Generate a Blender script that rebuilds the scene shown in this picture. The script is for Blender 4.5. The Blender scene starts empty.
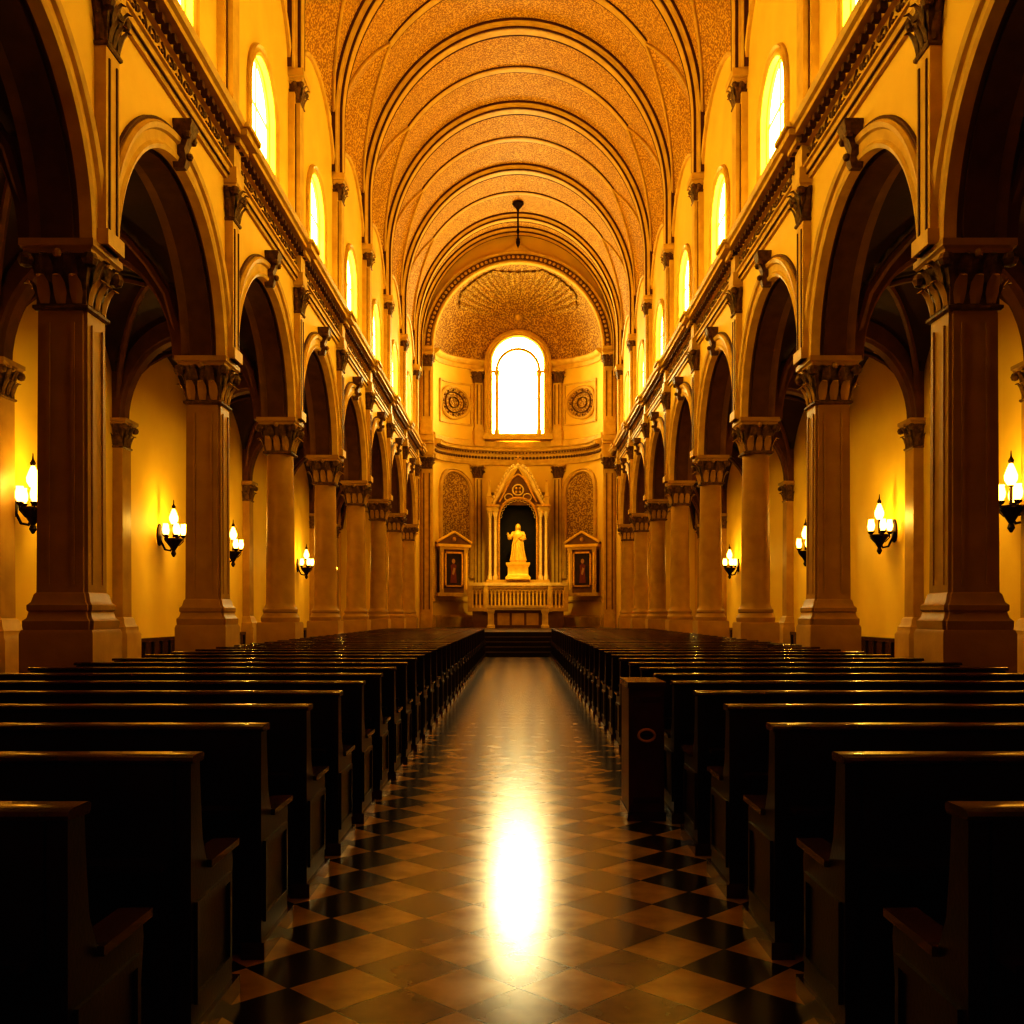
import bpy, bmesh, math, random
from math import sin, cos, pi, sqrt, radians
from mathutils import Vector, Matrix
random.seed(3)
scene = bpy.context.scene
COL = scene.collection

# ------------------------------------------------------------------ materials
def nt(name):
    m = bpy.data.materials.new(name); m.use_nodes = True
    n = m.node_tree; b = n.nodes['Principled BSDF']
    return m, n, b
def N(n, t, **kw):
    x = n.nodes.new(t)
    for k, v in kw.items(): setattr(x, k, v)
    return x
def mat(name, c1, c2=None, rough=.6, nscale=3, bump=0., bscale=20, speck=None, sscale=18, metal=0, coat=0, spec=.3):
    m, n, b = nt(name); L = n.links.new
    tc = N(n, 'ShaderNodeTexCoord')
    c2 = c2 or tuple(v*.8 for v in c1)
    nz = N(n, 'ShaderNodeTexNoise'); nz.inputs['Scale'].default_value = nscale; nz.inputs['Detail'].default_value = 5
    L(tc.outputs['Object'], nz.inputs['Vector'])
    rp = N(n, 'ShaderNodeValToRGB'); rp.color_ramp.elements[0].position = .3; rp.color_ramp.elements[1].position = .7
    rp.color_ramp.elements[0].color = (*c2, 1); rp.color_ramp.elements[1].color = (*c1, 1)
    L(nz.outputs['Fac'], rp.inputs['Fac']); col = rp.outputs['Color']
    h = None
    if speck:
        vo = N(n, 'ShaderNodeTexNoise'); vo.inputs['Scale'].default_value = sscale; vo.inputs['Detail'].default_value = 3
        L(tc.outputs['Object'], vo.inputs['Vector'])
        r2 = N(n, 'ShaderNodeValToRGB'); r2.color_ramp.elements[0].position = .47; r2.color_ramp.elements[1].position = .56
        L(vo.outputs['Fac'], r2.inputs['Fac'])
        mx = N(n, 'ShaderNodeMixRGB'); mx.inputs[1].default_value = (*speck, 1)
        L(r2.outputs['Color'], mx.inputs[0]); L(col, mx.inputs[2]); col = mx.outputs['Color']; h = r2.outputs['Color']
    L(col, b.inputs['Base Color'])
    b.inputs['Roughness'].default_value = rough; b.inputs['Metallic'].default_value = metal
    b.inputs['Coat Weight'].default_value = coat; b.inputs['Specular IOR Level'].default_value = spec
    if bump:
        bp = N(n, 'ShaderNodeBump'); bp.inputs['Strength'].default_value = bump; bp.inputs['Distance'].default_value = .03
        if h is None:
            n2 = N(n, 'ShaderNodeTexNoise'); n2.inputs['Scale'].default_value = bscale; L(tc.outputs['Object'], n2.inputs['Vector']); h = n2.outputs['Fac']
        L(h, bp.inputs['Height']); L(bp.outputs['Normal'], b.inputs['Normal'])
    return m
def emis(name, c, s):
    m, n, b = nt(name)
    b.inputs['Base Color'].default_value = (*c, 1); b.inputs['Emission Color'].default_value = (*c, 1); b.inputs['Emission Strength'].default_value = s
    return m
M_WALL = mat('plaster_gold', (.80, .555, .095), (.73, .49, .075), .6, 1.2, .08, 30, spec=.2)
M_TRIM = mat('trim_stone', (.68, .455, .085), (.54, .335, .055), .5, 4, .1, 40, spec=.2)
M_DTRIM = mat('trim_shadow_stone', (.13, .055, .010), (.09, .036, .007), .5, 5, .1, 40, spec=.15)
M_COLM = mat('column_stone', (.46, .275, .048), (.36, .20, .034), .45, 3, .06, 30, spec=.2)
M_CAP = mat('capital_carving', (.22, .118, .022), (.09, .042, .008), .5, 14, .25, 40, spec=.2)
M_VAULT = mat('vault_mosaic', (.74, .45, .075), (.66, .385, .058), .55, 2, .3, 20, speck=(.36, .18, .024), sscale=22, spec=.2)
M_DOME = mat('dome_mosaic', (.62, .39, .065), (.52, .31, .048), .5, 2, .35, 20, speck=(.25, .125, .02), sscale=15, spec=.2)
M_FRZ = mat('frieze_relief', (.68, .46, .09), (.58, .37, .065), .5, 3, .6, 20, speck=(.27, .14, .022), sscale=15, spec=.2)
M_AISLE = mat('aisle_plaster', (.82, .575, .08), (.76, .51, .065), .6, 1, .05, 20, spec=.2)
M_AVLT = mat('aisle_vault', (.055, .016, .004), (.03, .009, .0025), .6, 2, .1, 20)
M_ARIB = mat('aisle_rib', (.16, .06, .012), (.10, .036, .008), .55, 4, .1, 30)
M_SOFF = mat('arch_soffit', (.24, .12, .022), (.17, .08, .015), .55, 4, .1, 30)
M_WOOD = mat('dark_wood', (.024, .0055, .0022), (.012, .003, .0013), .34, 6, .05, 60, coat=.12, spec=.4)
M_WOODT = mat('wood_rail', (.070, .019, .005), (.040, .010, .003), .24, 6, .05, 60, coat=.5, spec=.5)
M_WOODR = mat('red_wood', (.10, .018, .007), (.06, .011, .005), .35, 6, .05, 60, coat=.2)
M_STEP = mat('dark_step_stone', (.03, .017, .010), (.02, .01, .006), .5, 5, .1, 30)
M_PLAT = mat('platform_marble', (.12, .06, .02), (.08, .04, .014), .3, 3)
M_MARB = mat('cream_marble', (.86, .66, .26), (.74, .52, .17), .35, 5, .05, 30, spec=.4)
M_GOLD = mat('gilt', (.85, .52, .09), (.6, .32, .045), .35, 10, .1, 40, metal=.3)
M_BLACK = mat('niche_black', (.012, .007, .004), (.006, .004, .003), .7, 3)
M_IRON = mat('iron', (.03, .016, .008), (.02, .010, .005), .4, 8, metal=.7)
M_PAINT = mat('painting_dark', (.05, .022, .012), (.015, .01, .008), .4, 4)
M_RED = mat('paint_red', (.25, .055, .025), (.16, .035, .02), .5, 6)
M_SKINP = mat('paint_flesh', (.5, .3, .15), (.4, .22, .1), .5, 6)
M_STAT = mat('statue_gilded', (.90, .63, .10), (.80, .51, .065), .38, 6, .05, 30, metal=.1)
M_GLASS = emis('window_glow', (1., .79, .20), 13.5)
M_GLASSA = emis('apse_window_glow', (1., .88, .46), 19)
M_LAMP = emis('lamp_glass', (1., .60, .12), 4.5)

def floor_mat():
    m, n, b = nt('marble_diamond_floor'); L = n.links.new
    g = N(n, 'ShaderNodeNewGeometry'); s = N(n, 'ShaderNodeSeparateXYZ'); L(g.outputs['Position'], s.inputs[0])
    def mt(op, a, c=None):
        x = N(n, 'ShaderNodeMath', operation=op)
        for i, v in enumerate((a, c)):
            if v is None: continue
            if isinstance(v, (int, float)): x.inputs[i].default_value = v
            else: L(v, x.inputs[i])
        return x.outputs[0]
    d = .43
    X = s.outputs['X']; Y = mt('SUBTRACT', s.outputs['Y'], .07)
    u = mt('ADD', mt('DIVIDE', mt('ADD', X, Y), d), .5); v = mt('ADD', mt('DIVIDE', mt('SUBTRACT', X, Y), d), .5)
    par = mt('FLOORED_MODULO', mt('ADD', mt('FLOOR', u), mt('FLOOR', v)), 2.)
    dark = mt('GREATER_THAN', mt('ABSOLUTE', X), .645)
    fu = mt('ABSOLUTE', mt('SUBTRACT', mt('FRACT', u), .5)); fv = mt('ABSOLUTE', mt('SUBTRACT', mt('FRACT', v), .5))
    gr = mt('GREATER_THAN', mt('MAXIMUM', fu, fv), .487)
    nz = N(n, 'ShaderNodeTexNoise'); nz.inputs['Scale'].default_value = 5; nz.inputs['Detail'].default_value = 8; L(g.outputs['Position'], nz.inputs['Vector'])
    def mix(f, a, c, bl='MIX'):
        x = N(n, 'ShaderNodeMixRGB', blend_type=bl)
        for i, vv in enumerate((f, a, c)):
            if isinstance(vv, tuple): x.inputs[i].default_value = (*vv, 1)
            elif isinstance(vv, (int, float)): x.inputs[i].default_value = vv
            else: L(vv, x.inputs[i])
        return x.outputs[0]
    A = mix(dark, (.15, .074, .014), (.030, .013, .005))
    c = mix(par, A, (.44, .26, .05))
    c = mix(gr, c, (.07, .035, .012))
    rp = N(n, 'ShaderNodeValToRGB'); rp.color_ramp.elements[0].color = (.6, .6, .6, 1); rp.color_ramp.elements[0].position = .3; rp.color_ramp.elements[1].position = .65
    L(nz.outputs['Fac'], rp.inputs['Fac'])
    c = mix(1., c, rp.outputs['Color'], 'MULTIPLY')
    L(c, b.inputs['Base Color'])
    r = N(n, 'ShaderNodeMapRange'); r.inputs['To Min'].default_value = .15; r.inputs['To Max'].default_value = .24
    L(nz.outputs['Fac'], r.inputs['Value']); L(r.outputs[0], b.inputs['Roughness'])
    b.inputs['Specular IOR Level'].default_value = .45
    return m
M_FLOOR = floor_mat()

# ------------------------------------------------------------------ mesh builder
class MB:
    def __init__(s): s.v = []; s.f = []; s.m = []; s.mats = []
    def mi(s, m):
        if m not in s.mats: s.mats.append(m)
        return s.mats.index(m)
    def rings(s, R, m, closed=True, cap=True):
        i0 = len(s.v); k = len(R[0]); mi = s.mi(m)
        for r in R: s.v += [tuple(p) for p in r]
        for a in range(len(R)-1):
            for j in range(k if closed else k-1):
                j2 = (j+1) % k
                s.f.append((i0+a*k+j, i0+a*k+j2, i0+(a+1)*k+j2, i0+(a+1)*k+j)); s.m.append(mi)
        if cap and closed:
            s.f.append(tuple(i0+j for j in range(k))[::-1]); s.m.append(mi)
            s.f.append(tuple(i0+(len(R)-1)*k+j for j in range(k))); s.m.append(mi)
    def quad(s, pts, m):
        i0 = len(s.v); s.v += [tuple(p) for p in pts]; s.f.append(tuple(range(i0, i0+len(pts)))); s.m.append(s.mi(m))
    def box(s, x0, x1, y0, y1, z0, z1, m, T=None):
        R = [[(x0, y0, z), (x1, y0, z), (x1, y1, z), (x0, y1, z)] for z in (z0, z1)]
        if T: R = [[T(*p) for p in r] for r in R]
        s.rings(R, m)
    def stack(s, cx, cy, prof, m, notch=0):
        R = []
        for p in prof:
            h, z = p[0], p[1]; q = notch
            if q: base = [(-h+q, -h), (h-q, -h), (h-q, -h+q), (h, -h+q), (h, h-q), (h-q, h-q), (h-q, h), (-h+q, h), (-h+q, h-q), (-h, h-q), (-h, -h+q), (-h+q, -h+q)]
            else: base = [(-h, -h), (h, -h), (h, h), (-h, h)]
            R.append([(cx+a, cy+b, z) for a, b in base])
        s.rings(R, m)
    def lathe(s, cx, cy, prof, m, n=16, T=None, sy=1.):
        R = [[(cx+r*cos(2*pi*i/n), cy+sy*r*sin(2*pi*i/n), z) for i in range(n)] for r, z in prof]
        if T: R = [[T(*p) for p in r] for r in R]
        s.rings(R, m)
    def ball(s, c, r, m, n=8, sz=1., sx=1., sy=1.):
        R = []
        for i in range(n//2+1):
            a = -pi/2+pi*i/(n//2); rr = max(r*cos(a), .001)
            R.append([(c[0]+sx*rr*cos(2*pi*j/n), c[1]+sy*rr*sin(2*pi*j/n), c[2]+sz*r*sin(a)) for j in range(n)])
        s.rings(R, m)
    def tube(s, pts, rad, m, n=8):
        R = []; P = [Vector(p) for p in pts]
        for i, p in enumerate(P):
            t = (P[min(i+1, len(P)-1)]-P[max(i-1, 0)]).normalized()
            a = t.cross(Vector((0.13, .02, 1)) if abs(t.z) < .95 else Vector((0, 1, 0))).normalized(); b = t.cross(a)
            r = rad[i] if isinstance(rad, (list, tuple)) else rad
            R.append([p+a*r*cos(2*pi*j/n)+b*r*sin(2*pi*j/n) for j in range(n)])
        s.rings(R, m)
    def archwall(s, F, u0, u1, z0, z1, cu, w, zs, zp, rise, d0, d1, m, m2=None, n=28):
        m2 = m2 or m
        for d in (d0, d1):
            def q(a, b, c, e): s.quad([F(a, d, c), F(b, d, c), F(b, d, e), F(a, d, e)], m)
            q(u0, cu-w, z0, z1); q(cu+w, u1, z0, z1)
            if zs > z0+1e-4: q(cu-w, cu+w, z0, zs)
            for i in range(n):
                a = pi-pi*i/n; b = pi-pi*(i+1)/n
                p = (cu+w*cos(a), zp+rise*sin(a)); r = (cu+w*cos(b), zp+rise*sin(b))
                s.quad([F(p[0], d, p[1]), F(r[0], d, r[1]), F(r[0], d, z1), F(p[0], d, z1)], m)
        pts = []
        if zp > zs+1e-4: pts.append((cu-w, zs))
        pts += [(cu+w*cos(pi-pi*i/n), zp+rise*sin(pi-pi*i/n)) for i in range(n+1)]
        if zp > zs+1e-4: pts.append((cu+w, zs)); 
        for a, b in zip(pts, pts[1:]): s.quad([F(a[0], d0, a[1]), F(b[0], d0, b[1]), F(b[0], d1, b[1]), F(a[0], d1, a[1])], m2)
        if zs > z0+1e-4: s.quad([F(cu-w, d0, zs), F(cu+w, d0, zs), F(cu+w, d1, zs), F(cu-w, d1, zs)], m2)
        for z in (z0, z1):
            if z == z1 or zs > z0+1e-4: s.quad([F(u0, d0, z), F(u1, d0, z), F(u1, d1, z), F(u0, d1, z)], m)
            else:
                s.quad([F(u0, d0, z), F(cu-w, d0, z), F(cu-w, d1, z), F(u0, d1, z)], m); s.quad([F(cu+w, d0, z), F(u1, d0, z), F(u1, d1, z), F(cu+w, d1, z)], m)
    def archband(s, F, cu, zp, ru, rz, prof, m, legs=0, n=30, a0=0, a1=pi):
        R = []
        if legs: R.append([F(cu+ru+p, q, zp-legs) for p, q in prof])
        for i in range(n+1):
            a = a0+(a1-a0)*i/n
            R.append([F(cu+(ru+p)*cos(a), q, zp+(rz+p)*sin(a)) for p, q in prof])
        if legs: R.append([F(cu-ru-p, q, zp-legs) for p, q in prof])
        s.rings(R, m)
    def obj(s, name, parent=None, loc=(0, 0, 0), smooth=35, rot=0, mesh=False, flat=False):
        me = bpy.data.meshes.new(name); me.from_pydata(s.v, [], s.f)
        for m in s.mats: me.materials.append(m)
        me.polygons.foreach_set('material_index', s.m)
        if not flat:
            bm = bmesh.new(); bm.from_mesh(me); bmesh.ops.remove_doubles(bm, verts=bm.verts, dist=1e-5); bmesh.ops.recalc_face_normals(bm, faces=bm.faces); bm.to_mesh(me); bm.free()
            me.polygons.foreach_set('use_smooth', [True]*len(me.polygons)); me.set_sharp_from_angle(angle=radians(smooth))
        me.update()
        if mesh: return me
        return place(name, me, loc, rot, parent)
def place(name, me, loc=(0, 0, 0), rot=0, parent=None, flip=False):
    o = bpy.data.objects.new(name, me); COL.objects.link(o); o.location = loc; o.rotation_euler = (0, 0, rot)
    if parent: o.parent = parent
    return o

# carved capital ---------------------------------------------------
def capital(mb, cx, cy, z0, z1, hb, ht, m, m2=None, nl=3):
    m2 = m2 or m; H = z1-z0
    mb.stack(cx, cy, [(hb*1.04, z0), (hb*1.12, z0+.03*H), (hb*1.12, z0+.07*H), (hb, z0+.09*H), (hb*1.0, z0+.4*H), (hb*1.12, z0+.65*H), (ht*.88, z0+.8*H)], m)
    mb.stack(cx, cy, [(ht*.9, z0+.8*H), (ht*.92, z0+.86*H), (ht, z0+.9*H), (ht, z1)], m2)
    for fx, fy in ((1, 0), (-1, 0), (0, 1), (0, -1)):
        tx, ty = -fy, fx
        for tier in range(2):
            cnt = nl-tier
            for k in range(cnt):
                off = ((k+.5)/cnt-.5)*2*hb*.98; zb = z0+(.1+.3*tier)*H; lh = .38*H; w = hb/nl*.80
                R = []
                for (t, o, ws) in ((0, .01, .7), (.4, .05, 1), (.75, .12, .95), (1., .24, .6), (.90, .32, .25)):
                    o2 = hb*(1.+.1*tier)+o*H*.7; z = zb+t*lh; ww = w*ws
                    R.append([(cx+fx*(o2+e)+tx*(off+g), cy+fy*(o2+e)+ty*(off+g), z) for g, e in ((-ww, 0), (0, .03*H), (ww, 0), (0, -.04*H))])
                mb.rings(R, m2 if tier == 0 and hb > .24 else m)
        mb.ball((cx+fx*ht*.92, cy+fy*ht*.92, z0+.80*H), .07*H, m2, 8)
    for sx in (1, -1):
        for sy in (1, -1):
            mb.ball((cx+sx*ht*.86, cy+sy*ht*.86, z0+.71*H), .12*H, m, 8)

CX = 4.62; SP = 4.52; Y0 = 10.32
ys = [Y0+SP*k for k in range(-3, 8)]
YB = -3.24; YE = 44.0

# ------------------------------------------------------------------ columns
def col_mesh(square):
    mb = MB()
    mb.stack(0, 0, [(.40, 0), (.40, .6), (.37, .64), (.37, 1.20), (.355, 1.24)], M_COLM)
    if square:
        mb.stack(0, 0, [(.355, 1.24), (.36, 1.28), (.36, 1.33), (.33, 1.36), (.315, 1.42), (.33, 1.44), (.33, 1.49), (.30, 1.52), (.28, 1.60), (.262, 1.62), (.25, 4.47)], M_COLM, notch=.035)
        for a, b in ((1, 0), (-1, 0), (0, 1), (0, -1)):
            for o in (-.14, .11):
                x0, x1 = sorted((a*.24, a*.272)); y0, y1 = sorted((b*.24, b*.272))
                if a: y0, y1 = o, o+.03
                else: x0, x1 = o, o+.03
                mb.box(x0, x1, y0, y1, 1.7, 4.35, M_COLM)
    else:
        mb.lathe(0, 0, [(.36, 1.24), (.37, 1.28), (.37, 1.33), (.34, 1.37), (.32, 1.42), (.335, 1.44), (.335, 1.49), (.31, 1.52), (.285, 1.58), (.275, 1.62), (.272, 2.5), (.265, 3.3), (.25, 4.47)], M_COLM, 28)
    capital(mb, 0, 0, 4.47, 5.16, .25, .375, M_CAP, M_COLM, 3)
    return mb.obj('column', mesh=True)
cs, cr = col_mesh(True), col_mesh(False)
for sd in (-1, 1):
    for i, y in enumerate(ys):
        place('column', cs if i <= 4 else cr, (sd*CX, y, 0))

# ------------------------------------------------------------------ nave walls
def FL(sd):
    return lambda u, d, z: (sd*d, u, z)
win_id = 0
for sd, nm in ((-1, 'left'), (1, 'right')):
    F = FL(sd); mb = MB(); tr = MB(); fr = MB()
    for bi, (a, b) in enumerate(zip(ys, ys[1:])):
        c = (a+b)/2
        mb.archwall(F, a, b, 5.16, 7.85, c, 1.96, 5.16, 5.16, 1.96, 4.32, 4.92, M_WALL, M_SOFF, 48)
        mb.archwall(F, a, b, 7.85, 13.16, c, .80, 9.02, 10.1, .80, 4.40, 5.0, M_WALL, M_TRIM, 28)
        tr.archband(F, c, 5.16, 1.96, 1.96, [(-.03, 4.40), (-.03, 4.27), (.02, 4.25), (.06, 4.28), (.17, 4.28), (.19, 4.24), (.25, 4.22), (.28, 4.26), (.28, 4.34)], M_TRIM, n=44)
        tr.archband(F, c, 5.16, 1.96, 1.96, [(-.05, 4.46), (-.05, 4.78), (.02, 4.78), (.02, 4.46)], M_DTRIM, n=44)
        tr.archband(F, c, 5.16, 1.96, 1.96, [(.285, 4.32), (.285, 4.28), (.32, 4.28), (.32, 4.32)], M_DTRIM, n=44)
        tr.archband(F, c, 10.1, .80, .80, [(-.02, 4.46), (-.02, 4.36), (.03, 4.34), (.10, 4.36), (.14, 4.32), (.17, 4.36), (.17, 4.42)], M_TRIM, legs=1.08, n=20)
        tr.box(*sorted((sd*4.28, sd*4.46)), c-1.05, c+1.05, 8.93, 9.02, M_TRIM)
        tr.archband(F, c, 11.75, 1.93, 1.42, [(0, 4.42), (0, 4.34), (.06, 4.32), (.10, 4.36), (.10, 4.42)], M_TRIM, n=24)
        kb = [[F(c-w, x0, z), F(c+w, x0, z), F(c+w, x1, z), F(c-w, x1, z)] for w, x0, x1, z in ((.05, 4.34, 4.20, 7.02), (.08, 4.34, 4.17, 7.10), (.08, 4.34, 4.19, 7.25), (.09, 4.34, 4.13, 7.40), (.12, 4.34, 4.10, 7.46), (.12, 4.34, 4.10, 7.51), (.14, 4.34, 4.08, 7.55), (.14, 4.34, 4.08, 7.60))]
        tr.rings(kb, M_CAP)
        for e in (-.11, .11): tr.ball((sd*4.14, c+e, 7.41), .055, M_CAP, 8)
        tr.ball((sd*4.15, c, 7.17), .05, M_CAP, 8)
        win_id += 1
        w = MB()
        pts = [(c-.80, 9.02)]+[(c+.80*cos(pi-pi*i/20), 10.1+.80*sin(pi-pi*i/20)) for i in range(21)]+[(c+.80, 9.02)]
        w.quad([F(p[0], 4.52, p[1]) for p in pts], M_GLASS if bi > 1 else M_SOFF)  # first two bays: opaque panes added out of view to darken the foreground
        w.archband(F, c, 10.1, .76, .76, [(0, 4.53), (0, 4.47), (.05, 4.47), (.05, 4.53)], M_TRIM, legs=1.08, n=20)
        w.box(*sorted((sd*4.49, sd*4.515)), c-.80, c+.80, 10.09, 10.12, M_TRIM)
        w.box(*sorted((sd*4.49, sd*4.515)), c-.015, c+.015, 9.02, 10.88, M_TRIM)
        w.obj('window_%d' % win_id)
    mb.box(*sorted((sd*4.32, sd*4.92)), ys[-1], YE-.1, 0, 7.85, M_WALL)
    mb.box(*sorted((sd*4.40, sd*5.0)), ys[-1], YE-.1, 7.85, 13.16, M_WALL)
    for y in ys:
        tr.box(*sorted((sd*4.20, sd*4.34)), y-.17, y+.17, 5.16, 7.22, M_TRIM)
        tr.box(*sorted((sd*4.185, sd*4.21)), y-.11, y-.08, 5.35, 7.1, M_DTRIM); tr.box(*sorted((sd*4.185, sd*4.21)), y+.08, y+.11, 5.35, 7.1, M_DTRIM)
        tr.box(*sorted((sd*4.16, sd*4.34)), y-.21, y+.21, 5.16, 5.32, M_TRIM)
        capital(tr, sd*4.36, y, 7.2, 7.8, .17, .235, M_CAP, M_TRIM, 3)
        for x, z0, z1, h in ((4.14, 7.80, 7.98, .2), (4.18, 7.98, 8.32, .18), (4.08, 8.32, 8.40, .24), (3.96, 8.40, 8.50, .30), (3.91, 8.50, 8.57, .34)):
            tr.box(*sorted((sd*x, sd*4.41)), y-h, y+h, z0, z1, M_TRIM)
        tr.box(*sorted((sd*4.16, sd*4.42)), y-.30, y+.30, 8.57, 8.95, M_TRIM)
        tr.box(*sorted((sd*4.28, sd*4.42)), y-.30, y+.30, 8.95, 11.4, M_TRIM)
        tr.box(*sorted((sd*4.20, sd*4.42)), y-.17, y+.17, 8.95, 11.3, M_TRIM)
        for e in (-.24, .21): tr.box(*sorted((sd*4.265, sd*4.29)), y+e, y+e+.03, 9.1, 11.2, M_DTRIM)
        capital(tr, sd*4.38, y, 11.25, 11.72, .18, .25, M_CAP, M_TRIM, 3)
        tr.box(*sorted((sd*4.10, sd*4.42)), y-.34, y+.34, 11.70, 11.84, M_TRIM)
    prof = [(4.45, 7.80), (4.27, 7.80), (4.27, 7.88), (4.24, 7.89), (4.24, 7.97), (4.20, 7.98), (4.20, 8.01), (4.29, 8.02), (4.29, 8.30), (4.22, 8.31), (4.22, 8.40), (4.05, 8.41), (4.05, 8.48), (4.00, 8.50), (3.97, 8.57), (4.36, 8.60), (4.36, 8.86), (4.32, 8.88), (4.32, 8.93), (4.45, 8.95)]
    tr.rings([[(sd*p, y, q) for p, q in prof] for y in (YB, YE-.1)], M_TRIM)
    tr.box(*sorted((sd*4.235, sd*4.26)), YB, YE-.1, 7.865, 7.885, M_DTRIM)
    y = YB+.1
    while y < YE-.3:
        tr.box(*sorted((sd*4.13, sd*4.23)), y, y+.10, 8.31, 8.39, M_DTRIM); y += .21
    y = YB+.2; k = 0
    while y < YE-.3:
        z = 8.16
        fr.archband(F, y, z, .09, .09, [(0, 4.30), (0, 4.265), (.025, 4.265), (.025, 4.30)], M_CAP, n=10, a0=(0 if k % 2 else pi), a1=(0 if k % 2 else pi)+pi*1.5)
        fr.ball((sd*4.28, y, z), .035, M_CAP, 6); fr.ball((sd*4.28, y+.15, z+(.06 if k % 2 else -.06)), .035, M_CAP, 6, sz=1.4)
        y += .30; k += 1
    mb.obj('wall_'+nm, flat=True); tr.obj('trim_'+nm+'_nave', smooth=30); fr.obj('trim_'+nm+'_frieze')

# ------------------------------------------------------------------ aisles
for sd, nm in ((-1, 'left'), (1, 'right')):
    F = FL(sd); mb = MB(); tr = MB(); vt = MB()
    mb.box(*sorted((sd*7.8, sd*8.0)), YB, YE-.1, 0, 7.6, M_AISLE)
    mb.obj('wall_%s_aisle' % nm)
    tr.box(*sorted((sd*7.70, sd*7.8)), YB, YE-.1, 0, .82, M_WOODT); tr.box(*sorted((sd*7.66, sd*7.8)), YB, YE-.1, .82, .90, M_WOODT)
    y = YB+.2
    while y < YE-.3: tr.box(*sorted((sd*7.67, sd*7.72)), y, y+.06, 0, .82, M_WOOD); y += .5
    for y in ys:
        tr.stack(sd*7.82, y, [(.36, 0), (.36, 1.0), (.32, 1.06), (.32, 1.15), (.28, 1.2), (.26, 1.3), (.22, 1.34), (.21, 4.6)], M_COLM)
        capital(tr, sd*7.82, y, 4.6, 5.16, .21, .32, M_CAP, M_COLM, 3)
        G = lambda u, d, z, sd=sd: (sd*u, d, z)
        tr.archband(G, 6.36, 5.16, 1.30, 1.62, [(0, y-.24), (0, y-.16), (-.05, y-.12), (-.05, y+.12), (0, y+.16), (0, y+.24), (.5, y+.24), (.5, y-.24)], M_ARIB, n=24)
    tr.obj('trim_%s_aisle' % nm)
    for a, b in zip(ys, ys[1:]+[YE-.1]):
        c = (a+b)/2; hw = (b-a)/2; n = 26; R = []
        for i in range(n+1):
            y = a+(b-a)*i/n; row = []
            for j in range(n+1):
                x = 4.9+2.92*j/n
                v = (x-6.36)/1.47; u = (y-c)/hw
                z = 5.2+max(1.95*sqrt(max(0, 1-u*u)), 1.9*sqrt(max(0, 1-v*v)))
                row.append((sd*x, y, z))
            R.append(row)
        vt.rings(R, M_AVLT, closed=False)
        for s2 in (1, -1):
            pts = []
            for i in range(17):
                t = -1+2*i/16; pts.append((sd*(6.36+s2*1.42*t), c+hw*.97*t, 5.16+1.9*sqrt(max(0, 1-t*t))))
            vt.tube(pts, .06, M_ARIB, 6)
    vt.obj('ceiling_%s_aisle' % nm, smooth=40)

# ------------------------------------------------------------------ nave vault
A, B, ZS = 4.38, 5.04, 13.16
vt = MB(); R = []; ny = int((YE-YB)/.113)
for i in range(ny+1):
    y = YB+(YE-YB)*i/ny
    k = round((y-(Y0-SP/2))/SP); ym = Y0-SP/2+k*SP; u = min(1, abs(y-ym)/(SP/2-.30))
    tb = radians(40)*(1-u)**.75 if u < 1 else 0
    if y > ys[-1]: tb = 0
    row = []
    nt_ = 88
    for j in range(nt_+1):
        th = pi*j/nt_; e = th if th < pi/2 else pi-th
        d = max(0, tb-e)/radians(40)*.60
        row.append((A*cos(th)+(d if th < pi/2 else -d), y, ZS+B*sin(th)+d*.25*min(1, e/.2)-(.02 if e < .001 else 0)))
    R.append(row)
vt.rings(R, M_VAULT, closed=False)
vt.obj('ceiling', smooth=22)
rb = MB()
G = lambda u, d, z: (u, d, z)
for y in ys+[YE-.5]:
    rb.archband(G, 0, ZS, A, B, [(.1, y-.34), (-.07, y-.34), (-.10, y-.31), (-.10, y-.25), (-.14, y-.22), (-.14, y-.17), (-.20, y-.13), (-.20, y+.13), (-.14, y+.17), (-.14, y+.22), (-.10, y+.25), (-.10, y+.31), (-.07, y+.34), (.1, y+.34)], M_TRIM, legs=1.34, n=60)
    for e in (-.37, .34, -.205, .185):
        o = .0 if abs(e) > .3 else -.135
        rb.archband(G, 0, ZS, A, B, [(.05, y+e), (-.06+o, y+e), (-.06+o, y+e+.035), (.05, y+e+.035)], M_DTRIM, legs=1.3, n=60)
for a, b in zip(ys, ys[1:]):
    c = (a+b)/2
    t0 = radians(39.5)
    rb.archband(G, 0, ZS, A, B, [(.1, c-.14), (-.03, c-.14), (-.06, c-.10), (-.06, c+.10), (-.03, c+.14), (.1, c+.14)], M_TRIM, n=44, a0=t0, a1=pi-t0)
    for e in (-.17, .14): rb.archband(G, 0, ZS, A, B, [(.05, c+e), (-.04, c+e), (-.04, c+e+.03), (.05, c+e+.03)], M_DTRIM, n=44, a0=t0, a1=pi-t0)
    for sd in (-1, 1):
        for s2 in (-1, 1):
            pts = []
            for i in range(15):
                u = i/14; e = radians(40)*(1-u)**.75
                pts.append((sd*(A-.02)*cos(e), c+s2*u*(SP/2-.30), ZS+(B-.02)*sin(e)))
            rb.tube(pts, .045, M_TRIM, 6)
rb.obj('trim_vault_ribs', smooth=30)

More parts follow.
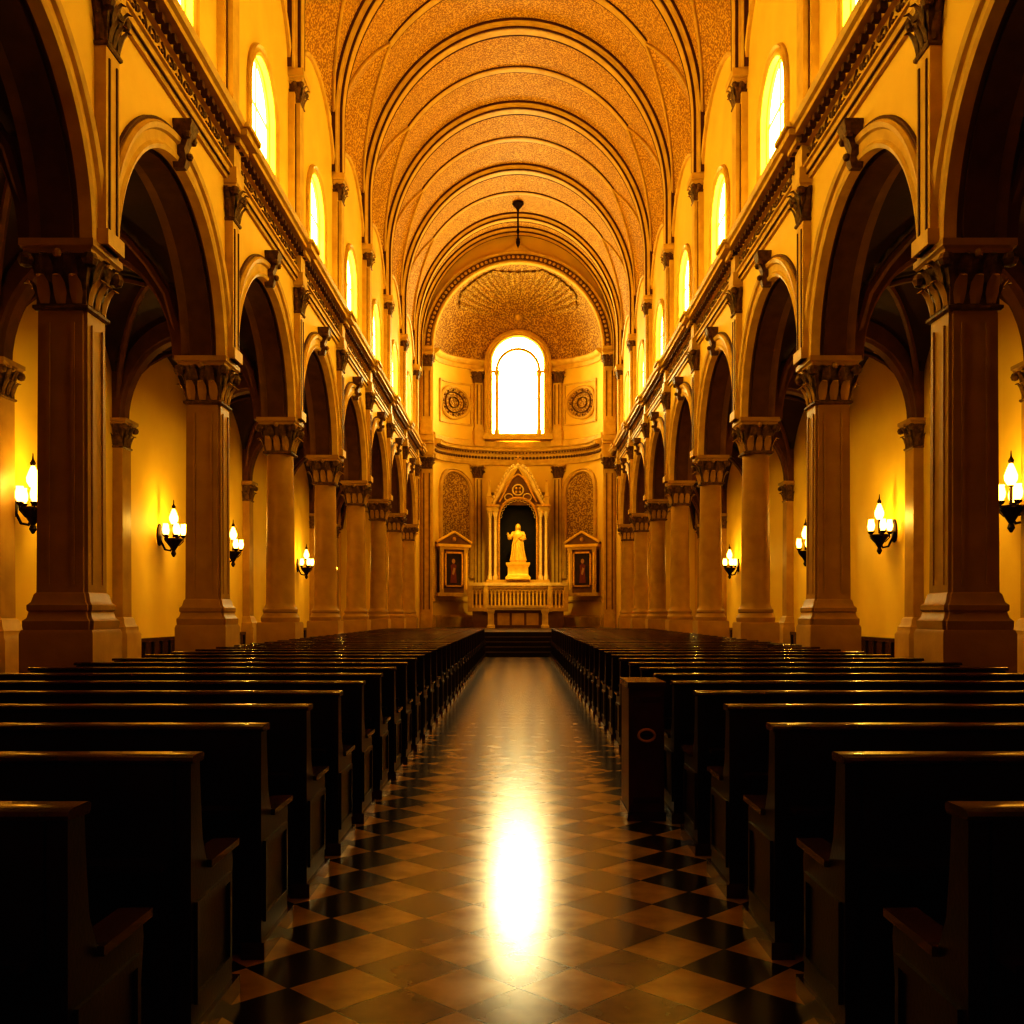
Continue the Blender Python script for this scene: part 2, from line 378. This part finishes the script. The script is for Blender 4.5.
# ------------------------------------------------------------------ floor etc
mb = MB(); mb.box(-8, 8, YB-.2, YE+3, -.2, 0, M_FLOOR); mb.obj('floor')
mb = MB(); mb.box(-8, 8, YB-.2, YB, 0, 19, M_WALL); mb.obj('wall_entrance')
mb = MB(); mb.box(-4.2, 4.2, 33.7, 43.85, 0, .80, M_PLAT); mb.box(-4.2, 4.2, 33.64, 33.74, .72, .80, M_MARB)
mb.obj('altar_platform')
mb = MB(); mb.box(-3.7, 3.7, 43.85, 46.6, 0, .80, M_PLAT); mb.obj('floor_apse')
mb = MB()
for i in range(5):
    z = .16*(i+1); y = 32.4+.245*i
    mb.box(-1.12, 1.12, y, 33.63, z-.16, z-.03, M_STEP); mb.box(-1.15, 1.15, y-.03, 33.63, z-.03, z, M_PLAT)
mb.obj('altar_steps')

# ------------------------------------------------------------------ chancel arch and apse
mb = MB(); F = lambda u, d, z: (u, d, z)
mb.archwall(F, -5, 5, 0, 19, 0, 3.75, 0, ZS, 3.75, 43.9, 44.15, M_WALL, M_TRIM, 60)
for sd in (-1, 1): mb.box(*sorted((sd*4.9, sd*8)), 43.9, 44.1, 0, 7.6, M_AISLE)
mb.obj('wall_chancel_arch', flat=True)
tr = MB()
tr.archband(F, 0, ZS, 3.75, 3.75, [(-.03, 44.1), (-.03, 43.80), (.03, 43.76), (.08, 43.82), (.34, 43.82), (.36, 43.72), (.43, 43.70), (.46, 43.78), (.46, 43.92)], M_TRIM, n=64)
tr.archband(F, 0, ZS, 3.75, 3.75, [(.09, 43.84), (.09, 43.80), (.33, 43.80), (.33, 43.84)], M_CAP, n=64)
for i in range(61):
    a = pi*(i+.5)/61; r = 3.96
    tr.ball((r*cos(a), 43.81, ZS+r*sin(a)), .075, M_TRIM, 8)
R = []
for i in range(9):
    t = i/8; w = .75*(1-t)**1.8+.03; z = ZS+4.1+.55*t
    R.append([(-w, 43.72, z), (w, 43.72, z), (w, 43.92, z), (-w, 43.92, z)])
tr.rings(R, M_TRIM); tr.ball((0, 43.8, ZS+4.72), .09, M_CAP, 8)
for sd in (-1, 1):
    for z0, z1 in ((.8, 8.4), (9.3, 12.9)):
        tr.box(*sorted((sd*3.80, sd*4.24)), 43.78, 43.92, z0, z1-.5, M_TRIM)
        tr.box(*sorted((sd*3.75, sd*4.29)), 43.72, 43.92, z0, z0+.6, M_TRIM)
        capital(tr, sd*4.02, 43.92, z1-.6, z1, .22, .30, M_CAP, M_TRIM, 3)
        tr.box(*sorted((sd*3.88, sd*3.92)), 43.75, 43.8, z0+.8, z1-.8, M_DTRIM); tr.box(*sorted((sd*4.12, sd*4.16)), 43.75, 43.8, z0+.8, z1-.8, M_DTRIM)
    for z0, z1, o in ((8.4, 8.55, .16), (8.55, 8.9, .10), (8.9, 9.02, .24), (9.02, 9.12, .34), (9.12, 9.3, .12), (12.9, 13.02, .2), (13.02, 13.16, .3)):
        tr.box(*sorted((sd*3.70, sd*4.40)), 43.9-o, 43.95, z0, z1, M_TRIM)
tr.obj('trim_chancel_arch', smooth=30)

EA, EB = 3.75, 2.6
def E(t, d, z): return ((EA-d)*sin(t), 44.1+(EB-d)*cos(t), z)
def ds(t): return sqrt((EA*cos(t))**2+(EB*sin(t))**2)
mb = MB(); n = 64; H = pi/2
mb.rings([[E(-H+2*H*i/n, 0, z) for i in range(n+1)] for z in (0, ZS)], M_WALL, closed=False)
R = []
for j in range(33):
    p = H*j/32
    R.append([(EA*cos(p)*sin(-H+2*H*i/n), 44.1+EB*cos(p)*cos(-H+2*H*i/n), ZS+3.75*sin(p)) for i in range(n+1)])
mb.rings(R, M_DOME, closed=False)
mb.obj('wall_apse')
tr = MB()
def around(prof, m, nn=64):
    tr.rings([[E(-H+2*H*i/nn, d, z) for d, z in prof] for i in range(nn+1)], m)
around([(0, 8.35), (.10, 8.35), (.12, 8.5), (.06, 8.52), (.06, 8.86), (.14, 8.88), (.14, 8.96), (.32, 8.98), (.34, 9.08), (.40, 9.14), (.10, 9.2), (.08, 9.45), (0, 9.5)], M_TRIM)
around([(0, 12.75), (.08, 12.75), (.08, 12.95), (.16, 12.98), (.22, 13.04), (.30, 13.14), (.26, 13.2), (0, 13.2)], M_TRIM)
around([(0, .8), (.12, .8), (.12, 1.25), (.06, 1.35), (0, 1.35)], M_TRIM)
around([(0, 1.95), (.05, 1.95), (.05, 2.05), (0, 2.05)], M_TRIM)
for i in range(70):
    t = -H+2*H*(i+.5)/70
    c = E(t, .08, 8.69); tr.ball(c, .07, M_CAP, 6)
    c = E(t, .16, 8.92); tr.ball(c, .04, M_DTRIM, 6)
for x in (-1.88, 1.88):
    t0 = math.asin(x/EA)
    for z0, z1 in ((.8, 8.35), (9.2, 12.75)):
        def P(u, d, z): return E(t0+u/ds(t0), d, z)
        def bx(w, d, za, zb, m):
            tr.rings([[P(-w, 0, z), P(w, 0, z), P(w, d, z), P(-w, d, z)] for z in (za, zb)], m)
        bx(.26, .20, z0, z0+.7, M_TRIM); bx(.20, .14, z0+.7, z1-.5, M_TRIM); bx(.23, .17, z0+.7, z0+.85, M_TRIM)
        for e in (-.12, .08):
            tr.rings([[P(e, .13, z), P(e+.04, .13, z), P(e+.04, .165, z), P(e, .165, z)] for z in (z0+1., z1-.7)], M_DTRIM)
        c = P(0, .02, 0); capital(tr, c[0], c[1], z1-.62, z1, .2, .29, M_CAP, M_TRIM, 3)
for sd in (-1, 1):
    t0 = sd*math.asin(3.0/EA)
    Q = lambda u, d, z: E(t0+u/ds(t0), d, z)
    tr.archband(Q, 0, 7.05, .84, .84, [(0, 0), (0, .10), (.05, .14), (.12, .08), (.16, .13), (.20, .10), (.20, 0)], M_TRIM, legs=4.0, n=26)
    nn = 12; hw = .84
    us = [-hw+2*hw*i/nn for i in range(nn+1)]
    tr.rings([[Q(u, .012, z) for u in us] for z in (3.05, 7.05)], M_FRZ, closed=False)
    tr.rings([[Q(u, .012, 7.05) for u in us], [Q(u, .012, 7.05+sqrt(max(0, hw**2-u*u))) for u in us]], M_FRZ, closed=False)
    zc = 11.1
    for r, w, m in ((.66, .12, M_TRIM), (.44, .05, M_CAP), (.22, .04, M_CAP)):
        R = []
        for i in range(33):
            a = 2*pi*i/32
            R.append([Q((r+p)*cos(a)*1.2, q, zc+(r+p)*sin(a)) for p, q in ((0, 0), (0, .08), (w/2, .12), (w, .08), (w, 0))])
        tr.rings(R, m, cap=False)
    R = [[Q(r*1.2*cos(2*pi*i/24), .03, zc+r*sin(2*pi*i/24)) for i in range(24)] for r in (.66, .01)]
    tr.rings(R, M_FRZ, cap=False)
    for i in range(12):
        a = 2*pi*i/12; tr.ball(Q(.66*cos(a), .05, zc+.56*sin(a)), .05, M_CAP, 6)
    w = .98
    for z0, z1 in ((10.12, 10.2), (11.98, 12.06)):
        tr.rings([[Q(-w+2*w*i/6, d, z) for d, z in ((0, z0), (.07, z0), (.07, z1), (0, z1))] for i in range(7)], M_TRIM)
    for u in (-w, w-.08):
        tr.rings([[Q(u, 0, z), Q(u+.08, 0, z), Q(u+.08, .07, z), Q(u, .07, z)] for z in (10.14, 12.03)], M_TRIM)
tr.obj('trim_apse', smooth=30)
# scallop shell in the semi dome
sh = MB(); R = []; nb = 231
for j in range(17):
    rho = .10+2.35*j/16; row = []
    for i in range(nb):
        be = -1.55+3.1*i/(nb-1); fl = abs(cos(be/3.1*pi*23)); rr = rho*(1+(.025*fl if j > 14 else 0))
        ph = radians(33)+rr*cos(be)/3.3; x = rr*sin(be)*1.08; k = max(.12, cos(ph))
        st = max(-.97, min(.97, x/(EA*k))); dd = .015+.075*fl*rho/2
        row.append(((EA-dd)*k*st, 44.1+(EB-dd)*k*sqrt(1-st*st), ZS+(3.75-dd)*sin(ph)))
    R.append(row)
sh.rings(R, M_FRZ, closed=False)
for j in range(12):      # beads along the shell's rim
    pass
sh.ball((0, 44.1+(EB-.06)*cos(radians(33)), ZS+3.7*sin(radians(33))), .18, M_TRIM, 10)
sh.obj('trim_apse_shell', smooth=60)
# apse window
w = MB(); F = lambda u, d, z: (u, d, z); WY = 46.28
zp = 13.05; hw = 1.22
pts = [(-hw, 9.75)]+[(hw*cos(pi-pi*i/28), zp+hw*sin(pi-pi*i/28)) for i in range(29)]+[(hw, 9.75)]
w.quad([(p[0], WY, p[1]) for p in pts], M_GLASSA)
w.archband(F, 0, zp, hw, hw, [(-.03, WY+.35), (-.03, WY-.10), (.04, WY-.16), (.10, WY-.10), (.16, WY-.10), (.2, WY-.18), (.30, WY-.12), (.34, WY-.08), (.34, WY+.35)], M_TRIM, legs=3.4, n=34)
w.box(-1.62, 1.62, WY-.24, WY+.3, 9.5, 9.66, M_TRIM); w.box(-1.56, 1.56, WY-.18, WY+.3, 9.62, 9.76, M_TRIM)
for x in (-.97, .97): w.lathe(x, WY-.06, [(.13, 9.75), (.13, 9.9), (.10, 9.96), (.09, 12.4), (.12, 12.5), (.15, 12.62)], M_TRIM, 12)
w.archband(F, 0, 12.7, .92, .92, [(0, WY-.14), (0, WY-.01), (.13, WY-.01), (.13, WY-.14)], M_TRIM, n=28, legs=.08)
w.box(-1.22, -.86, WY-.1, WY, 12.60, 12.72, M_TRIM); w.box(.86, 1.22, WY-.1, WY, 12.60, 12.72, M_TRIM)
w.box(-.025, .025, WY-.04, WY-.005, 9.75, 13.55, M_TRIM); w.box(-.88, .88, WY-.04, WY-.005, 11.4, 11.45, M_TRIM)
w.obj('window_%d' % (win_id+1))

# ------------------------------------------------------------------ altar group
mb = MB()
mb.box(-1.38, 1.38, 42.3, 43.2, 1.66, 1.76, M_MARB); mb.box(-1.32, 1.32, 42.36, 43.14, 1.56, 1.66, M_MARB)
for x in (-1.16, 1.16):
    for y in (42.5, 43.0):
        mb.stack(x, y, [(.17, .8), (.17, .9), (.13, .95), (.12, 1.4), (.16, 1.48), (.17, 1.56)], M_MARB)
mb.box(-.98, .98, 42.6, 43.0, .8, 1.56, M_SOFF)
for x in (-.62, 0, .62): mb.box(x-.26, x+.26, 42.57, 42.61, .92, 1.44, M_TRIM)
mb.obj('altar_table')
mb = MB()
mb.box(-2.0, 2.0, 43.75, 44.9, .8, 1.6, M_SOFF); mb.box(-2.2, 2.2, 43.66, 44.9, 1.52, 1.68, M_TRIM)
mb.box(-2.08, 2.08, 43.85, 44.9, 1.6, 2.66, M_TRIM); mb.box(-2.18, 2.18, 43.62, 44.95, 2.64, 2.78, M_MARB)
for i in range(25):
    x = -2.0+4.0*i/24
    mb.lathe(x, 43.79, [(.05, 1.68), (.05, 1.74), (.028, 1.8), (.045, 2.0), (.025, 2.2), (.05, 2.3), (.05, 2.34)], M_STAT, 8)
    if i < 24:
        mb.archband(F, x+.083, 2.33, .06, .12, [(0, 43.74), (0, 43.86), (.035, 43.86), (.035, 43.74)], M_STAT, n=10)
        mb.box(x+.05, x+.116, 43.84, 43.86, 1.8, 2.3, M_CAP)
mb.box(-2.1, 2.1, 43.72, 43.86, 2.52, 2.65, M_MARB)
for x in (-2.1, -1.4, 1.4, 2.1): mb.box(x-.1, x+.1, 43.64, 43.9, 1.5, 2.78, M_TRIM)
mb.obj('high_altar')
mb = MB()
mb.box(-1.45, 1.45, 45.0, 46.2, .8, 2.95, M_TRIM)
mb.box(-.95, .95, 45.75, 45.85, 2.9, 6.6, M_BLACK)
mb.archwall(F, -1.3, 1.3, 2.95, 6.95, 0, .84, 2.95, 5.75, .9, 45.45, 45.8, M_TRIM, M_BLACK, 24)
mb.archband(F, 0, 5.75, .84, .9, [(-.02, 45.46), (-.02, 45.36), (.04, 45.32), (.1, 45.36), (.12, 45.46)], M_GOLD, legs=2.8, n=26)
for i in range(15):
    a = pi*(i+.5)/15; mb.archband(F, .80*cos(a), 5.75+.86*sin(a), .055, .055, [(0, 45.38), (0, 45.44), (.02, 45.44), (.02, 45.38)], M_MARB, n=8, a0=a+pi/2, a1=a+3*pi/2)
for sx in (-1, 1):
    for x in (1.03, 1.27):
        mb.lathe(sx*x, 45.25, [(.12, 2.95), (.12, 3.1), (.09, 3.16), (.075, 3.3), (.065, 5.75), (.09, 5.8), (.13, 5.98), (.14, 6.05)], M_MARB, 12)
    mb.box(*sorted((sx*1.10, sx*1.19)), 45.2, 45.5, 2.95, 6.0, M_DTRIM)
    mb.box(*sorted((sx*.88, sx*1.42)), 45.1, 45.6, 6.05, 6.28, M_TRIM); mb.box(*sorted((sx*.85, sx*1.46)), 45.05, 45.6, 6.28, 6.36, M_GOLD)
    mb.stack(sx*1.3, 45.3, [(.11, 6.36), (.11, 6.7), (.14, 6.74), (.09, 6.8), (.01, 7.45)], M_TRIM)
    mb.ball((sx*1.3, 45.3, 7.46), .05, M_GOLD, 6)
    pts = []
    for i in range(15):
        t = i/14; x = 1.15*(1-t)**.9 if t < 1 else 0
        z = 6.36+1.75*t+.38*sin(pi*t)*(1-t)-.14*sin(2*pi*t)
        pts.append((sx*x, 45.3, z))
    mb.tube(pts, .075, M_MARB, 8)
    for i in range(1, 14): mb.ball((pts[i][0]+sx*.1, 45.28, pts[i][2]+.08), .06, M_MARB, 8, sz=1.4)
    pts2 = [(p[0]*.74, 45.32, 6.5+(p[2]-6.36)*.72) for p in pts]; mb.tube(pts2, .045, M_GOLD, 6)
    pts3 = [(sx*.38*cos(2*pi*i/14)*.5+sx*.42, 45.36, 6.72+.16*sin(2*pi*i/14)) for i in range(15)]; mb.tube(pts3, .03, M_MARB, 6)
mb.quad([(-1.05, 45.42, 6.36), (1.05, 45.42, 6.36), (.45, 45.42, 7.3), (0, 45.42, 8.05), (-.45, 45.42, 7.3)], M_SOFF)
mb.tube([(.24*cos(2*pi*i/20), 45.36, 7.05+.24*sin(2*pi*i/20)) for i in range(21)], .04, M_MARB, 6)
for i in range(4):
    a = pi/4+pi/2*i; mb.ball((.12*cos(a), 45.37, 7.05+.12*sin(a)), .06, M_STAT, 8)
mb.lathe(0, 45.3, [(.06, 8.05), (.12, 8.15), (.05, 8.22), (.03, 8.3)], M_MARB, 8)
mb.box(-.035, .035, 45.27, 45.33, 8.28, 8.62, M_GOLD); mb.box(-.13, .13, 45.27, 45.33, 8.42, 8.49, M_GOLD)
mb.obj('altarpiece', smooth=35)

# statue -----------------------------------------------------------
mb = MB()
mb.stack(0, 0, [(.56, 0), (.56, .12), (.5, .18), (.46, .24), (.46, .62), (.5, .68), (.54, .76), (.54, .84)], M_STAT)
mb.stack(0, 0, [(.36, .84), (.36, .95)], M_GOLD)
ZB = .95
sec = [(0, .36, .29, .05), (.06, .35, .28, .05), (.3, .31, .25, .04), (.6, .275, .22, .03), (.9, .25, .19, .022), (1.02, .22, .165, .012), (1.1, .20, .15, .008), (1.2, .215, .155, .006), (1.32, .24, .15, .003), (1.42, .235, .125, 0), (1.475, .16, .09, 0), (1.50, .08, .07, 0), (1.54, .062, .062, 0), (1.575, .068, .078, 0), (1.61, .082, .098, 0), (1.66, .092, .108, 0), (1.72, .092, .108, 0), (1.78, .078, .09, 0), (1.82, .045, .055, 0), (1.835, .008, .01, 0)]
R = []
for z, rx, ry, f in sec:
    row = []
    for i in range(40):
        a = 2*pi*i/40; k = 1+f*2.4*cos(11*a+z*1.5)*(1 if f else 0)
        yy = ry*k*sin(a); xx = rx*k*cos(a)
        if 1.58 < z < 1.76 and sin(a) < -.97: yy -= .022*(1 if z < 1.68 else .3)
        row.append((xx, yy, ZB+z))
    R.append(row)
mb.rings(R, M_STAT)
R = []
for z, r, o in ((1.44, .15, .05), (1.52, .125, .045), (1.62, .118, .035), (1.72, .114, .028), (1.8, .09, .02), (1.86, .02, .01)):
    R.append([(r*cos(pi*i/14)*1.0, o+r*sin(pi*i/14)*1.05-.01, ZB+z) for i in range(15)]+[(r*.86*cos(pi-pi*i/14), o+r*.86*sin(pi-pi*i/14)-.01, ZB+z) for i in range(15)])
mb.rings(R, M_STAT)
for x in (-.033, .033):
    mb.ball((x, -.100, ZB+1.685), .013, M_CAP, 6)
    mb.ball((x*2.85, 0, ZB+1.665), .02, M_STAT, 6, sz=1.6)
mb.ball((0, -.1, ZB+1.62), .02, M_CAP, 6, sz=.4)
def arm(sx, el, ha, dr):
    s0 = (sx*.21, 0, ZB+1.40)
    mb.tube([(sx*.15, 0, ZB+1.40), s0, ((s0[0]+el[0])/2+sx*.01, (s0[1]+el[1])/2, (s0[2]+el[2])/2), el, ((el[0]+ha[0])/2, (el[1]+ha[1])/2, (el[2]+ha[2])/2), ha], [.07, .085, .078, .078, .08, .06], M_STAT, 12)
    mb.tube([el, ((el[0]+ha[0])/2, (el[1]+ha[1])/2, (el[2]+ha[2])/2-.07), (ha[0], ha[1], ha[2]-.05)], [.05, .10, .06], M_STAT, 10)
    d = Vector(dr).normalized(); h = Vector(ha); sd_ = d.cross(Vector((0, 1, 0))).normalized()
    mb.tube([h, h+d*.05, h+d*.10], [.028, .04, .036], M_STAT, 8)
    for k in range(4):
        b = h+d*.09+sd_*(k-1.5)*.02; l = (.06, .075, .07, .055)[k]
        mb.tube([b, b+d*l*.6, b+d*l+Vector((0, -.012, 0))], [.011, .010, .007], M_STAT, 6)
    b = h+d*.04+sd_*.035; mb.tube([b, b+sd_*.03+d*.02, b+sd_*.04+d*.05], [.012, .011, .008], M_STAT, 6)
arm(-1, (-.34, -.04, ZB+1.12), (-.42, -.22, ZB+1.26), (-.3, -.4, .9))
arm(1, (.31, -.05, ZB+1.10), (.10, -.24, ZB+1.16), (-.8, -.3, .35))
for k in range(7):
    x = -.24+.08*k
    mb.tube([(x*.8, -.13, ZB+1.25-.04*abs(k-3)), (x, -.19, ZB+.8), (x*1.15, -.24, ZB+.35), (x*1.25, -.27, ZB+.02)], [.012, .024, .03, .03], M_STAT, 6)
mb.tube([(.24, -.05, ZB+1.38), (.05, -.16, ZB+1.12), (-.15, -.2, ZB+.9), (-.27, -.12, ZB+.75)], [.03, .035, .04, .03], M_STAT, 8)
o = mb.obj('saint_statue', loc=(0, 44.92, 2.95), smooth=60); o.scale = (1, .85, .9)

# framed paintings with pediments -------------------------------------
def shrine():
    mb = MB(); hw = .72
    mb.box(-hw-.1, hw+.1, -.22, .1, 0, .16, M_TRIM); mb.box(-hw, hw, -.12, .1, .16, 2.1, M_SOFF)
    for s_ in (-1, 1):
        mb.box(*sorted((s_*(hw-.2), s_*hw)), -.2, 0, .16, 2.1, M_TRIM)
        mb.box(*sorted((s_*(hw-.13), s_*(hw-.07))), -.23, -.18, .3, 1.95, M_STAT)
    mb.box(-hw-.02, hw+.02, -.22, .1, 2.1, 2.22, M_TRIM); mb.box(-hw-.12, hw+.12, -.28, .1, 2.22, 2.34, M_STAT)
    R = [[(-hw-.14, y, 2.34), (hw+.14, y, 2.34), (hw+.14, y, 2.42), (0, y, 2.86), (-hw-.14, y, 2.42)] for y in (-.18, .05)]; mb.rings(R, M_SOFF)
    for s_ in (-1, 1):
        mb.tube([(s_*(hw+.18), -.22, 2.42), (0, -.22, 2.90)], .06, M_STAT, 6)
    mb.ball((0, -.2, 2.56), .1, M_GOLD, 8)
    for a in ((-.47, .47, .42, .50), (-.47, .47, 1.92, 2.0), (-.47, -.39, .42, 2.0), (.39, .47, .42, 2.0)): mb.box(a[0], a[1], -.2, -.1, a[2], a[3], M_GOLD)
    mb.box(-.40, .40, -.14, -.10, .48, 1.94, M_PAINT)
    y = -.143
    mb.quad([(-.17, y, .6), (.17, y, .6), (.12, y, 1.15), (.15, y, 1.38), (.05, y, 1.47), (-.05, y, 1.47), (-.15, y, 1.38), (-.12, y, 1.15)], M_RED)
    mb.quad([(.09*cos(2*pi*i/12), y, 1.58+.11*sin(2*pi*i/12)) for i in range(12)], M_SKINP)
    mb.quad([(-.08, y-.002, 1.0), (.02, y-.002, .95), (.1, y-.002, 1.25), (0, y-.002, 1.3)], M_SKINP)
    return mb.obj('framed_painting', mesh=True)
me = shrine()
for sd in (-1, 1): place('framed_painting', me, (sd*2.98, 44.95, 2.2), rot=-sd*radians(33))

# ------------------------------------------------------------------ pendant
mb = MB()
mb.lathe(0, 0, [(.02, 0), (.22, -.03), (.24, -.10), (.16, -.2), (.08, -.28), (.05, -.34), (.035, -.4), (.035, -1.1), (.06, -1.15), (.06, -1.25), (.035, -1.3), (.035, -1.5), (.07, -1.55), (.09, -1.65), (.06, -1.78), (.02, -1.85), (.01, -1.9)][::-1], M_IRON, 14)
mb.obj('pendant_lamp', loc=(0, 40.6, ZS+B+.01))

# ------------------------------------------------------------------ pews
def pew_mesh():
    mb = MB(); hx = 1.535
    prof = [(0, 0), (0, .92), (.09, .92), (.10, .80), (.12, .66), (.16, .58), (.22, .555), (.46, .55), (.47, .50), (.44, .30), (.46, .08), (.47, 0)]
    for s_ in (-1, 1):
        x0, x1 = sorted((s_*hx, s_*(hx-.055)))
        mb.rings([[(x, a, b) for a, b in prof] for x in (x0, x1)], M_WOOD)
        a0, a1 = sorted((s_*(hx+.018), s_*(hx-.077)))
        mb.box(a0, a1, -.022, .50, 0, .07, M_WOODT); mb.box(a0, a1, .16, .49, .55, .575, M_WOODT)
        b0, b1 = sorted((s_*(hx+.012), s_*hx)); 
        mb.box(b0, b1, .03, .42, .14, .17, M_WOOD); mb.box(b0, b1, .03, .42, .44, .47, M_WOOD)
        mb.box(b0, b1, .03, .055, .17, .44, M_WOOD); mb.box(b0, b1, .395, .42, .17, .44, M_WOOD)
    prof = [(-.02, .925), (-.025, .935), (-.02, .945), (.0, .95), (.085, .95), (.10, .943), (.10, .93), (.09, .92)]
    mb.rings([[(x, a, b) for a, b in prof] for x in (-hx-.012, hx+.012)], M_WOODT)
    mb.box(-hx+.05, hx-.05, .02, .05, .06, .93, M_WOOD)
    mb.box(-hx+.05, hx-.05, .0, .03, .80, .92, M_WOOD); mb.box(-hx+.05, hx-.05, .0, .03, .06, .2, M_WOOD)
    for i in range(4):
        x = -hx+.09+(2*hx-.18)*i/3; mb.box(x-.04, x+.04, 0, .03, .2, .8, M_WOOD)
    mb.box(-hx+.05, hx-.05, .05, .46, .42, .455, M_WOODT); mb.box(-hx+.05, hx-.05, .40, .43, .2, .42, M_WOOD)
    mb.box(-hx+.06, hx-.06, -.10, .0, .60, .62, M_WOOD)
    return mb.obj('pew', mesh=True, smooth=30)
me = pew_mesh()
for r in range(-1, 34):
    for sd in (-1, 1): place('pew', me, (sd*2.58, 2.31+.87*r, 0))
mb = MB()
mb.box(-.13, .13, -.26, .26, 0, .06, M_WOODT); mb.box(-.12, .12, -.24, .24, .06, .90, M_WOODR); mb.box(-.13, .13, -.27, .27, .90, .94, M_WOODT)
mb.box(-.09, .09, -.25, -.235, .12, .16, M_WOODT); mb.box(-.09, .09, -.25, -.235, .80, .84, M_WOODT)
mb.tube([(.055*cos(2*pi*i/16), -.25, .58+.04*sin(2*pi*i/16)) for i in range(17)], .010, M_GOLD, 6)
mb.box(-.035, .035, -.25, -.235, .575, .585, M_BLACK)
mb.obj('offering_box', loc=(.87, 6.98, 0))

# ------------------------------------------------------------------ sconces
def sconce_mesh():
    mb = MB()
    R = [[(x, h*cos(2*pi*i/12), 1.6*h*sin(2*pi*i/12)) for i in range(12)] for x, h in ((0, .13), (.03, .13), (.05, .08))]; mb.rings(R, M_IRON)
    mb.tube([(.03, 0, -.1), (.12, 0, -.28), (.22, 0, -.30), (.28, 0, -.20), (.28, 0, -.10)], .02, M_IRON, 8)
    mb.lathe(.28, 0, [(.015, -.42), (.05, -.36), (.03, -.30), (.09, -.2), (.14, -.13), (.17, -.1), (.17, -.07), (.02, -.07)], M_IRON, 12)
    for i in range(5):
        a = 2*pi*i/5+.3; x, y = .28+.17*cos(a), .19*sin(a)
        mb.tube([(.28, 0, -.16), (.28+.1*cos(a), .1*sin(a), -.20), (x, y, -.12), (x, y, -.05)], .011, M_IRON, 6)
        mb.lathe(x, y, [(.02, -.06), (.05, -.03), (.055, -.01)], M_IRON, 10)
        mb.lathe(x, y, [(.03, -.01), (.055, .04), (.062, .10), (.045, .17), (.05, .2)], M_LAMP, 10)
    mb.lathe(.28, 0, [(.02, -.05), (.025, .18), (.05, .2)], M_IRON, 8)
    mb.lathe(.28, 0, [(.04, .2), (.08, .27), (.085, .33), (.05, .43), (.02, .5)], M_LAMP, 12)
    mb.lathe(.28, 0, [(.03, .49), (.04, .53), (.012, .58), (.005, .66)], M_IRON, 8)
    return mb.obj('wall_sconce', mesh=True)
sm = sconce_mesh()
def light(kind, power, color, **kw):
    l = bpy.data.lights.new('lamp_or_fill', kind); l.energy = power; l.color = color
    for k, v in kw.items(): setattr(l, k, v)
    return l
for sd in (-1, 1):
    for y in ((11.2, 15.35, 21.62, 26.14, 35.18, 39.7) if sd < 0 else (11.2, 15.1, 20.6, 25.9, 35.18, 39.7)):
        o = place('wall_sconce', sm, (sd*7.8, y, 3.12), rot=(0 if sd < 0 else pi)); o.scale = (1.15, 1.15, 1.15)
        l = light('POINT', 40, (1, .64, .13), shadow_soft_size=.12)
        lo = bpy.data.objects.new('bulb', l); COL.objects.link(lo); lo.parent = o; lo.location = (.62, 0, .25)

# ------------------------------------------------------------------ added fill lights
def add(l, nm, loc, rot=(0, 0, 0)):
    o = bpy.data.objects.new(nm, l); COL.objects.link(o); o.location = loc; o.rotation_euler = rot; return o
for sd in (-1, 1):
    for a, b in zip(ys[1:], ys[2:]):
        c = (a+b)/2
        l = light('AREA', 24, (1, .66, .15), shape='RECTANGLE', size=.12, size_y=3.2)
        add(l, 'vault_fill_light', (sd*4.22, c, 8.63), (0, radians(180)-sd*radians(18), 0))  # invented fill, hidden behind the cornice, to make the vault glow
l = light('SPOT', 1700, (1, .72, .22), spot_size=radians(32), spot_blend=.7, shadow_soft_size=.2)
o = add(l, 'altar_fill_spot', (0, 38, 11)); o.rotation_euler = (Vector((0, 45.0, 3.4))-o.location).to_track_quat('-Z', 'Y').to_euler()  # added spot without a fixture, brightens the statue and altar

w = bpy.data.worlds.new('World'); scene.world = w; w.use_nodes = True
w.node_tree.nodes['Background'].inputs[0].default_value = (1, .7, .35, 1); w.node_tree.nodes['Background'].inputs[1].default_value = .03

cam = bpy.data.cameras.new('Camera'); co = bpy.data.objects.new('Camera', cam); COL.objects.link(co)
co.location = (0, 0, 1.4); co.rotation_euler = (radians(90), 0, 0)
cam.lens = 35; cam.sensor_width = 36; cam.shift_x = -6/1024; cam.shift_y = 102/1024; cam.clip_end = 200
scene.camera = co
scene.view_settings.view_transform = 'Standard'
try: scene.view_settings.look = 'High Contrast'
except Exception as e:
    try: scene.view_settings.look = 'Medium High Contrast'
    except Exception: pass
print('LOOK', scene.view_settings.look)
scene.view_settings.exposure = 0.5
